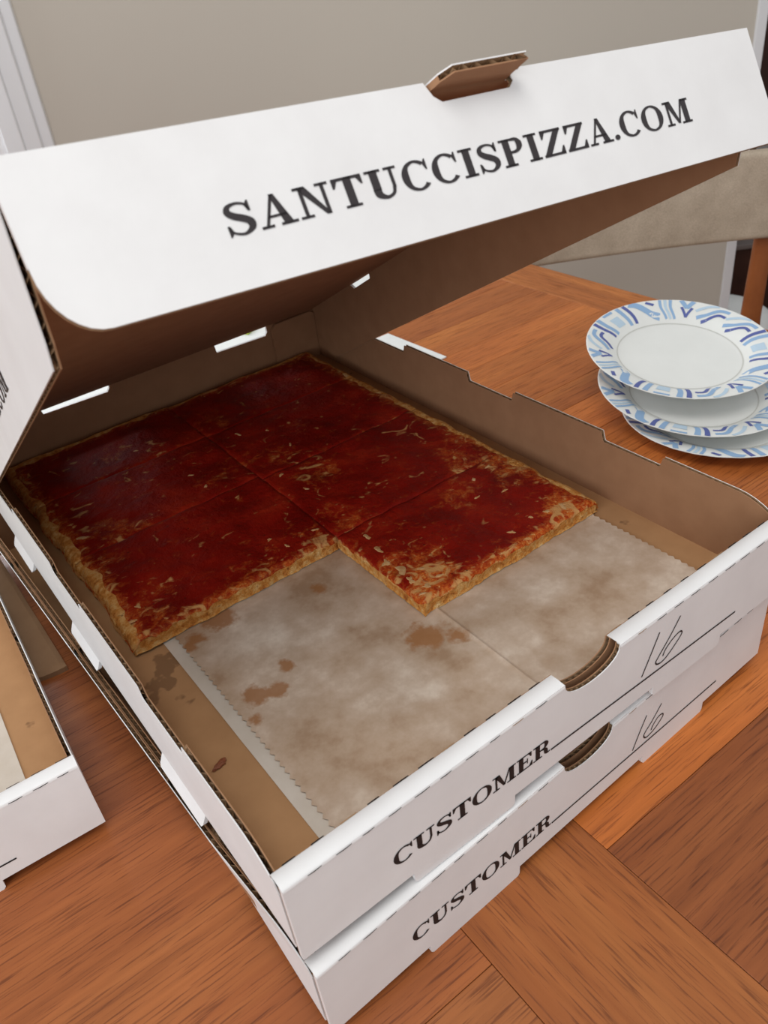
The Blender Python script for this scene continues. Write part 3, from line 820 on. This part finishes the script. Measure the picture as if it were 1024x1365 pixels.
def slice_(x0, x1, y0, y1, outer, cheesy, label, bare=False):
    """outer: set of 'l','r','b' for baked outside edges; other edges are knife cuts"""
    root = thing('pizza_slice', V((x0 + x1) / 2, (y0 + y1) / 2, SLZ), label, 'pizza slice', 'square pizza slices in the open box')
    cx, cy = (x0 + x1) / 2, (y0 + y1) / 2
    nx = max(18, int((x1 - x0) / 2.2)); ny = max(14, int((y1 - y0) / 2.2))
    g = 0.05
    def edge_d(x, y):
        dl = x - x0; dr = x1 - x; df = y - y0; db = y1 - y
        do = min([d for d, k in ((dl, 'l'), (dr, 'r'), (db, 'b'), (df, 'f')) if k in outer] or [999])
        dc = min([d for d, k in ((dl, 'l'), (dr, 'r'), (db, 'b'), (df, 'f')) if k not in outer] or [999])
        return do, dc
    def warp(x, y):
        # uneven outline on the baked edges
        a = b = 0
        tx = (x - x0) / (x1 - x0); ty = (y - y0) / (y1 - y0)
        if 'l' in outer: a += (1 - tx) ** 6 * (2.5 * fbm(7, y, .05) + 1.2)
        if 'r' in outer: a -= tx ** 6 * (2.0 * fbm(17, y, .05) + .4)
        if 'b' in outer: b -= ty ** 6 * (3.0 * fbm(x, 27, .035) + 1.2)
        if 'f' not in outer: b += (1 - ty) ** 6 * 1.0 * fbm(x, y0, .09)
        return x + a, y + b
    def hc(x, y):
        do, dc = edge_d(x, y)
        h = 8.6 + 1.0 * fbm(x, y, .03)
        if do < 14: h += 0.6 * math.exp(-((do - 5) / 4) ** 2) - 3.2 * max(0, 1 - do / 4) ** 2
        if dc < 2: h -= 0.4 * (1 - dc / 2) ** 2
        return h
    P = lambda x, y, z: ((x - cx) * K, (y - cy) * K, z * K)
    # crust: top grid, flaring sides, bottom
    v = []; fc = []
    n = nx + 1
    for j in range(ny + 1):
        for i in range(nx + 1):
            x = x0 + g + (x1 - x0 - 2 * g) * i / nx; y = y0 + g + (y1 - y0 - 2 * g) * j / ny
            a, b = warp(x, y); v.append(P(a, b, hc(x, y)))
    for j in range(ny):
        for i in range(nx):
            fc.append((j * n + i, j * n + i + 1, (j + 1) * n + i + 1, (j + 1) * n + i))
    ringi = [i for i in range(nx)] + [nx + j * n for j in range(ny)] + [ny * n + nx - i for i in range(nx)] + [(ny - j) * n for j in range(ny)]
    prev = ringi
    for lv, zf in ((1, .72), (2, .45), (3, .2), (4, 0.0)):
        cur = []
        for q in ringi:
            px, py, pz = v[q]
            wx = px / K + cx; wy = py / K + cy
            dxn = noise.noise(Vector((wx * .35, wy * .35, lv * 2.1))) * 1.0 * (1 if lv < 4 else .6)
            ux = -1 if px < 0 else 1; uy = -1 if py < 0 else 1
            onx = abs(abs(px / K) - (x1 - x0) / 2) < abs(abs(py / K) - (y1 - y0) / 2)
            inset = -.7 if lv in (2, 3) else 0
            if onx: px += (dxn + inset * .5) * K * ux
            else: py += (dxn + inset * .5) * K * uy
            v.append((px, py, pz * zf)); cur.append(len(v) - 1)
        L = len(ringi)
        for k in range(L):
            fc.append((prev[k], cur[k], cur[(k + 1) % L], prev[(k + 1) % L]))
        prev = cur
    fc.append(prev)
    mesh('crust', v, fc, (M_CRUST,), root, None, True)
    # sauce: thick in the middle, ragged where it thins out towards the baked edges
    v = []; fc = []; melt = []
    for j in range(ny + 1):
        for i in range(nx + 1):
            x = x0 + .12 + (x1 - x0 - .24) * i / nx; y = y0 + .12 + (y1 - y0 - .24) * j / ny
            do, dc = edge_d(x, y)
            s = 1.5 + 0.9 * fbm(x + 40, y, .06)
            rag = 6.5 + 5 * fbm(x, y, .045)
            if do < 16: s = min(s, (do - rag) * .42)
            if dc < 1.5: s -= 0.35 * (1 - dc / 1.5)
            a, b = warp(x, y)
            v.append(P(a, b, hc(x, y) + max(-1.5, s)))
            m = 0
            if do < 18: m = max(m, 1 - do / 18)
            for (ex, ey, rr, st) in cheesy:
                dd = math.hypot(x - ex, (y - ey)) / rr + .7 * fbm(x, y, .07)
                if dd < 1: m = max(m, min(1, st * (1 if st > .75 else .6) * (1 - max(0, dd) ** 2)))
            if bare and y - y0 < 9: m = max(m, (.8 if x0 > 100 else .5) * (1 - (y - y0) / 9))
            elif dc < 4: m = max(m, .12 * (1 - dc / 4))
            melt.append(m)
    for j in range(ny):
        for i in range(nx):
            fc.append((j * n + i, j * n + i + 1, (j + 1) * n + i + 1, (j + 1) * n + i))
    # the topping sags over the knife cuts in ragged drips
    nring = len(ringi)
    b0 = len(v)
    for q in ringi:
        px, py, pz = v[q]
        wx, wy = px / K + cx, py / K + cy
        onx = abs(abs(px / K) - (x1 - x0) / 2) < abs(abs(py / K) - (y1 - y0) / 2)
        o_ = 0.75 * K
        dr = 1.0 + 3.2 * max(0.0, fbm(wx, wy, .16, 2) + .25)
        v.append((px + (o_ if px > 0 else -o_) * (1 if onx else 0), py + (o_ if py > 0 else -o_) * (0 if onx else 1), pz - dr * K))
        melt.append(max(melt[q], .55 + .4 * fbm(wx, wy, .2, 2)))
    for k in range(nring):
        k2 = (k + 1) % nring
        fc.append((ringi[k], b0 + k, b0 + k2, ringi[k2]))
    so = mesh('sauce', v, fc, (M_SAUCE,), root, None, True)
    at = so.data.attributes.new('melt', 'FLOAT', 'POINT')
    at.data.foreach_set('value', melt)
    # melted cheese blobs poking out of the sauce
    rr = random.Random(int(x0 * 7 + y0 * 13))
    spots = [q for q in CHEESE if q[2] >= 1.5 and x0 + 2 < q[0] < x1 - 2 and y0 + 2 < q[1] < y1 - 2]
    for (px, py, r) in spots:
        v = []; fc = []
        ph = rr.uniform(0, 3.1); ax = rr.uniform(1.0, 1.7)
        top = lambda x, y: hc(x, y) + 1.5 + .9 * fbm(x + 40, y, .06)
        v.append(P(px, py, top(px, py) + .3))
        NN = 28
        for ring_r, dz in ((.65, .2), (1.0, -.35)):
            for k in range(NN):
                t = 2 * math.pi * k / NN
                q = r * ring_r * max(.25, .95 + 1.3 * fbm(px + 1.6 * math.cos(t), py + 1.6 * math.sin(t), .45, 2))
                a, b = q * ax * math.cos(t), q * math.sin(t) * .75
                a, b = a * math.cos(ph) - b * math.sin(ph), a * math.sin(ph) + b * math.cos(ph)
                qx = min(max(px + a, x0 + .8), x1 - .8); qy = min(max(py + b, y0 + .8), y1 - .8)
                v.append(P(qx, qy, top(qx, qy) + dz))
        for k in range(NN):
            k2 = (k + 1) % NN
            fc.append((0, 1 + k, 1 + k2)); fc.append((1 + k, 1 + NN + k, 1 + NN + k2, 1 + k2))
        mesh('cheese', v, fc, (M_CHEESE,), root, None, True)
    return root
XA, XM, XB = 14.5, 146.0, 281.0
slice_(XA, XM, 189.5, 283, {'l'}, [(26, 206, 26, .7), (100, 193, 24, .4), (138, 200, 16, .6), (30, 270, 16, .6)], 'pizza slice with a charred yellow corner beside the bare parchment', True)
slice_(XM, XB, 108, 189, {'r'}, [(156, 122, 27, 1.0), (166, 140, 20, .7), (258, 115, 18, .9), (270, 175, 22, .8), (225, 170, 18, .6)], 'pizza slice jutting out onto the parchment, its corner thick with white cheese', True)
slice_(XA, XM, 283, 362, {'l'}, [(50, 292, 22, .7), (22, 340, 14, .6), (125, 300, 16, .5)], 'left column pizza slice between the charred slice and the back left one')
slice_(XM, XB, 189, 278, {'r'}, [(160, 200, 18, .6), (255, 200, 24, .7), (270, 220, 16, .6), (175, 258, 20, .5)], 'edge pizza slice touching the back of the slice that juts out onto the parchment')
slice_(XA, XM, 362, 437, {'l', 'b'}, [(26, 425, 16, .7), (90, 390, 14, .5)], 'corner pizza slice by the back fold next to the white lid flap')
slice_(XM, XB, 278, 360, {'r'}, [(165, 300, 22, .5), (200, 330, 16, .4)], 'edge pizza slice along the brown side wall, touching the slice at the corner flap')
slice_(XM, XB, 360, 435, {'r', 'b'}, [(265, 420, 16, .6), (160, 380, 16, .5)], 'corner pizza slice in the back by the bent corner flap')
for o in bpy.data.objects:
    if o.get('label') == 'left column pizza slice between the charred slice and the back left one':
        o['label'] = 'edge pizza slice between the charred-corner slice and the corner slice by the lid flap'

# stray crumb of crust on the kraft base
bm = bmesh.new()
bmesh.ops.create_icosphere(bm, subdivisions=3, radius=1.0)
for vv in bm.verts:
    p = vv.co
    k = 1 + .35 * noise.noise(p * 2.3) + .2 * noise.noise(p * 5)
    vv.co = Vector((p.x * 3.9 * k, p.y * 1.5 * k * (1 + .4 * p.x), p.z * 1.1 * k)) * K
me = bpy.data.meshes.new('crumb'); bm.to_mesh(me); bm.free()
cr = link('crumb', me, None, (mat('charred_crumb', (0.24, 0.075, 0.03), 0.6),))
cr.location = V(16.5, 97, TB + 1.0); cr.rotation_euler = (0, 0, .3)
tag(cr, 'small reddish crust crumb lying on the bare kraft base', 'crumb')

# ------------------------------------------------------------------ paper plates
PROF = [(0, .9), (48, .9), (52.2, 1.0), (54.6, 1.8), (59.4, 5.2), (63.2, 7.0), (69, 8.5), (74.7, 9.7), (78.5, 10.4), (79.5, 10.5)]
def prof_z(r):
    for i in range(len(PROF) - 1):
        a, b = PROF[i], PROF[i + 1]
        if a[0] <= r <= b[0]: return a[1] + (b[1] - a[1]) * (r - a[0]) / (b[0] - a[0])
    return PROF[-1][1]
def plate_mesh():
    n = 120; v = []; fc = []
    top = [(20, .9)] + PROF[1:]
    low = [(r - .2, z - .75) for r, z in reversed(top)]
    rings = top + [(79.9, 10.2)] + low
    v.append((0, 0, .9 * K))
    for r, z in rings:
        for k in range(n):
            a = 2 * math.pi * k / n
            fl = 1 + (0.0035 * math.sin(60 * a) if 56 < r else 0)
            v.append((r * K * math.cos(a), r * K * math.sin(a), (z + (.10 * math.sin(30 * a) if 58 < r < 80 else 0)) * K))
    v.append((0, 0, .15 * K))
    for k in range(n):
        fc.append((0, 1 + k, 1 + (k + 1) % n))
    for i in range(len(rings) - 1):
        for k in range(n):
            j = (k + 1) % n
            fc.append((1 + i * n + k, 1 + (i + 1) * n + k, 1 + (i + 1) * n + j, 1 + i * n + j))
    e = 1 + (len(rings) - 1) * n
    for k in range(n):
        fc.append((len(v) - 1, e + (k + 1) % n, e + k))
    return v, fc
PV, PF = plate_mesh()
def on_rim(th, r):
    return (r * K * math.cos(th), r * K * math.sin(th), (prof_z(r) + .22) * K)
def rim_print(parent, seed):
    r_ = random.Random(seed)
    v = []; fc = []; ix = []
    def strip(path, width, mi):
        # path of (theta_deg, r); width in survey units
        Pp, Ww = smooth_path(path, [width] * len(path), 6)
        pts = [(math.radians(t) * 70, r) for t, r in Pp]
        for q in stroke(pts, width):
            s = len(v)
            for a, b in q: v.append(on_rim(a / 70, min(max(b - 3.2, 55.6), 79.2)))
            fc.append((s, s + 1, s + 2, s + 3)); ix.append(mi)
    th = r_.uniform(0, 20)
    k = r_.randint(0, 3)
    end = th + 360
    while th < end - 8:
        kind = k % 7
        if kind == 0:      # dark and light radial bars
            strip([(th + 2, 60), (th + 1.5, 71), (th + 3, 82)], 3.6, 2); strip([(th + 8, 60), (th + 8, 71), (th + 8.5, 82)], 4.2, 1); th += 13
        elif kind == 1:    # nested squares of pale blue
            strip([(th + 5, 63), (th + 5, 74)], 11, 0); strip([(th + 0.5, 80.5), (th + 10, 80.5)], 2.6, 1); th += 13
        elif kind == 2:    # bars again
            strip([(th + 2, 60), (th + 3.5, 70), (th + 2.5, 82)], 4.4, 1); strip([(th + 8, 60), (th + 9, 71), (th + 8, 82)], 3.8, 2); th += 13
        elif kind == 3:    # long waves along the rim
            strip([(th, 78), (th + 7, 77), (th + 14, 68), (th + 21, 63)], 3.6, 1)
            strip([(th, 71), (th + 6, 71), (th + 12, 63), (th + 16, 60)], 3.0, 2)
            strip([(th + 9, 82), (th + 16, 78), (th + 23, 70)], 3.0, 0); th += 25
        elif kind == 4:    # chevrons
            strip([(th + 1, 82), (th + 5, 72)], 4, 1); strip([(th + 5, 72), (th + 9.5, 82)], 4, 1)
            strip([(th + 1, 73), (th + 5, 62)], 2.6, 2); strip([(th + 5, 62), (th + 9, 73)], 2.6, 2); th += 13
        elif kind == 5:    # hatched wedge
            for q in range(3): strip([(th + 1 + q * 3.6, 60), (th + 4 + q * 3.6, 71), (th + 3.5 + q * 3.6, 82)], 2.6, (1, 0, 1)[q])
            th += 14
        else:              # broad sky-blue ribbon
            strip([(th, 62), (th + 7, 66), (th + 14, 78), (th + 20, 82)], 7, 1)
            strip([(th + 2, 76), (th + 7, 80)], 3.2, 2); th += 21
        k += 1
    mesh('rim_print', v, fc, (M_B1, M_B2, M_B3), parent, ix)
def plate(cx, cy, zr, nx, ny, seed, label):
    n = Vector((nx, ny, 1)).normalized()
    q = Vector((0, 0, 1)).rotation_difference(n)
    o = thing('paper_plate', (0, 0, 0), label, 'plate', 'paper plates stacked on the table')
    o.rotation_mode = 'QUATERNION'; o.rotation_quaternion = q
    o.location = V(cx, cy, zr) - (n * 10.5 * K)
    mesh('plate_body', PV, PF, (M_PLATE,), o, None, True)
    rim_print(o, seed)
    v = []; fc = []; nn = 96
    for k in range(nn):
        a = 2 * math.pi * k / nn
        for r in (51.7, 52.8): v.append((r * K * math.cos(a), r * K * math.sin(a), (prof_z(r) + .2) * K))
    for k in range(nn):
        j = (k + 1) % nn; fc.append((2 * k, 2 * k + 1, 2 * j + 1, 2 * j))
    mesh('groove_ring', v, fc, (M_GROOVE_RING,), o)  # flat grey ring drawn along the plate's groove line
    return o
plate(520.3, 183.4, -49.1, 0, 0, 4, 'bottom paper plate of the blue-patterned stack, resting flat on the table')
plate(521.2, 211.1, -36.9, -0.004, -0.096, 8, 'middle paper plate of the blue-patterned stack, between the other two plates')
plate(536.2, 238.6, -15.6, -0.041, -0.135, 21, 'top paper plate of the blue-patterned stack, its whole white centre uncovered')

# ------------------------------------------------------------------ napkins behind the boxes, paper bag between the boxes
nk = box('paper_napkin', (-60 * K, -48 * K, 0), (60 * K, 48 * K, 1.6 * K), (M_NAPKIN,), None, 0.0006)
nk.location = V(387, 497, -TZ); nk.rotation_euler = (0, 0, .03)
tag(nk, 'folded white paper napkin showing just past the brown side wall', 'napkin')
sh = box('paper_sheet', (-165 * K, -75 * K, 0), (165 * K, 75 * K, .8 * K), (M_NAPKIN,), None, 0.0003)
sh.location = V(235, 690, -TZ); sh.rotation_euler = (0, 0, .06)
tag(sh, 'white paper sheet on the table seen through the slots of the back fold', 'paper')
sh2 = box('paper_sheet', (-60 * K, -55 * K, 0), (60 * K, 55 * K, .8 * K), (M_NAPKIN,), None, 0.0003)
sh2.location = V(520, 735, -TZ - 0)
tag(sh2, 'small white paper sheet seen through the slot of the lid side fold', 'paper')
lm = box('paper_packet', (-16 * K, -8 * K, 0), (16 * K, 8 * K, 3 * K), (M_LIME,), None, 0.001)
lm.location = V(349, 688, -TZ + .9); lm.rotation_euler = (0, 0, .5)
tag(lm, 'small lime green packet glimpsed through a slot in the back fold', 'packet')
def make_bag():
    nx, ny = 36, 60; v = []; fc = []
    x0, x1, y0, y1 = -118, -10.5, 286, 520
    cx, cy = (x0 + x1) / 2, (y0 + y1) / 2
    n = nx + 1
    for lay in (0, 1):
        for j in range(ny + 1):
            for i in range(nx + 1):
                x = x0 + (x1 - x0) * i / nx; y = y0 + (y1 - y0) * j / ny
                e = min(i, nx - i, j, ny - j)
                yy = y + (3.0 * noise.noise(Vector((x * .03, 0, 0))) if j == 0 else 0) + (0.10 * (x1 - x)) * (1 - j / ny)
                if lay == 0: z = 4.9 + .8 * noise.noise(Vector((x * .05, y * .05, 2))) - (1.2 if e == 0 else 0)
                else: z = 0
                v.append(((x - cx) * K, (yy - cy) * K, max(0, z) * K))
    m = n * (ny + 1)
    for j in range(ny):
        for i in range(nx):
            a = j * n + i
            fc.append((a, a + 1, a + n + 1, a + n)); fc.append((m + a, m + a + n, m + a + n + 1, m + a + 1))
    ring = [i for i in range(nx)] + [nx + j * n for j in range(ny)] + [ny * n + nx - i for i in range(nx)] + [(ny - j) * n for j in range(ny)]
    for k in range(len(ring)):
        a, b = ring[k], ring[(k + 1) % len(ring)]
        fc.append((a, m + a, m + b, b))
    o = mesh('paper_bag', v, fc, (M_BAG,), None, None, False)
    o.location = V(cx, cy, -TZ)
    tag(o, 'folded brown paper bag lying in the gap between the pizza boxes', 'bag')
make_bag()

# ------------------------------------------------------------------ chair beyond the table edge
CDIR = Vector((0.84, -0.55, 0)).normalized()
chair = thing('dining_chair', V(0, 0, FZ), 'teak dining chair with a tan woven padded backrest beyond the table edge', 'chair')
ca = math.atan2(CDIR.y, CDIR.x)
S0, S1 = -85, 352
cb = V(858, 697, 0) + CDIR * ((S0 + S1) / 2 * K)
chair.location = (cb.x, cb.y, (FZ + TZ) * K); chair.rotation_euler = (0, 0, ca)
# local: x along the back, y away from the camera, z up from the floor (survey units)
def padded(name, sx, sy, sz, curve, m, loc, bev, nseg=20):
    bm = bmesh.new()
    bmesh.ops.create_cube(bm, size=1.0)
    bmesh.ops.scale(bm, vec=(sx * K, sy * K, sz * K), verts=bm.verts)
    ed = [e for e in bm.edges if abs((e.verts[0].co - e.verts[1].co).x) > 1e-6]
    bmesh.ops.subdivide_edges(bm, edges=ed, cuts=nseg)
    be = [e for e in bm.edges if len(e.link_faces) == 2 and e.calc_face_angle(0) > 1.0]
    bmesh.ops.bevel(bm, geom=be, offset=bev * K, segments=4, affect='EDGES', profile=0.6)
    for v in bm.verts:
        t = v.co.x / (sx * K / 2)
        v.co.y += curve * K * (1 - t * t)
    bmesh.ops.recalc_face_normals(bm, faces=bm.faces)
    me = bpy.data.meshes.new(name); bm.to_mesh(me); bm.free()
    me.polygons.foreach_set('use_smooth', [True] * len(me.polygons))
    o = link(name, me, chair, (m,)); o.location = Vector(loc) * K
    return o
zc = -FZ - 69
padded('backrest', S1 - S0, 26, 124, 14, M_FABRIC, (0, 0, zc), 9)
padded('seat', 400, 380, 38, 0, M_FABRIC, (0, -215, 372), 14)
for sx in (-1, 1):
    v = []; fc = []
    st = [(196 * sx, 10, 0, 13), (188 * sx, 2, 330, 16), (186 * sx, 4, 430, 16), (198 * sx, 22, zc - 20, 14), (201 * sx, 30, zc + 45, 11)]
    for (x, y, z, r) in st:
        for k in range(12):
            a = 2 * math.pi * k / 12
            v.append((( x + r * math.cos(a)) * K, (y + r * .8 * math.sin(a)) * K, z * K))
    for i in range(len(st) - 1):
        for k in range(12):
            j = (k + 1) % 12; fc.append((i * 12 + k, i * 12 + j, (i + 1) * 12 + j, (i + 1) * 12 + k))
    fc += [list(range(12))[::-1], list(range(48, 60))]
    mesh('back_post', v, fc, (M_CHAIRWOOD,), chair, None, True)
    fl_ = lathe('leg', [(11, 0), (13, 20), (17, 320), (17, 352)], M_CHAIRWOOD, chair, 16)
    fl_.location = Vector((180 * sx, -385, 0)) * K
    r = box('side_rail', ((180 * sx - 8) * K, -385 * K, 320 * K), ((180 * sx + 8) * K, 0, 352 * K), (M_CHAIRWOOD,), chair, 0.002)
r = box('seat_rail', (-180 * K, -392 * K, 318 * K), (180 * K, -376 * K, 352 * K), (M_CHAIRWOOD,), chair, 0.002)
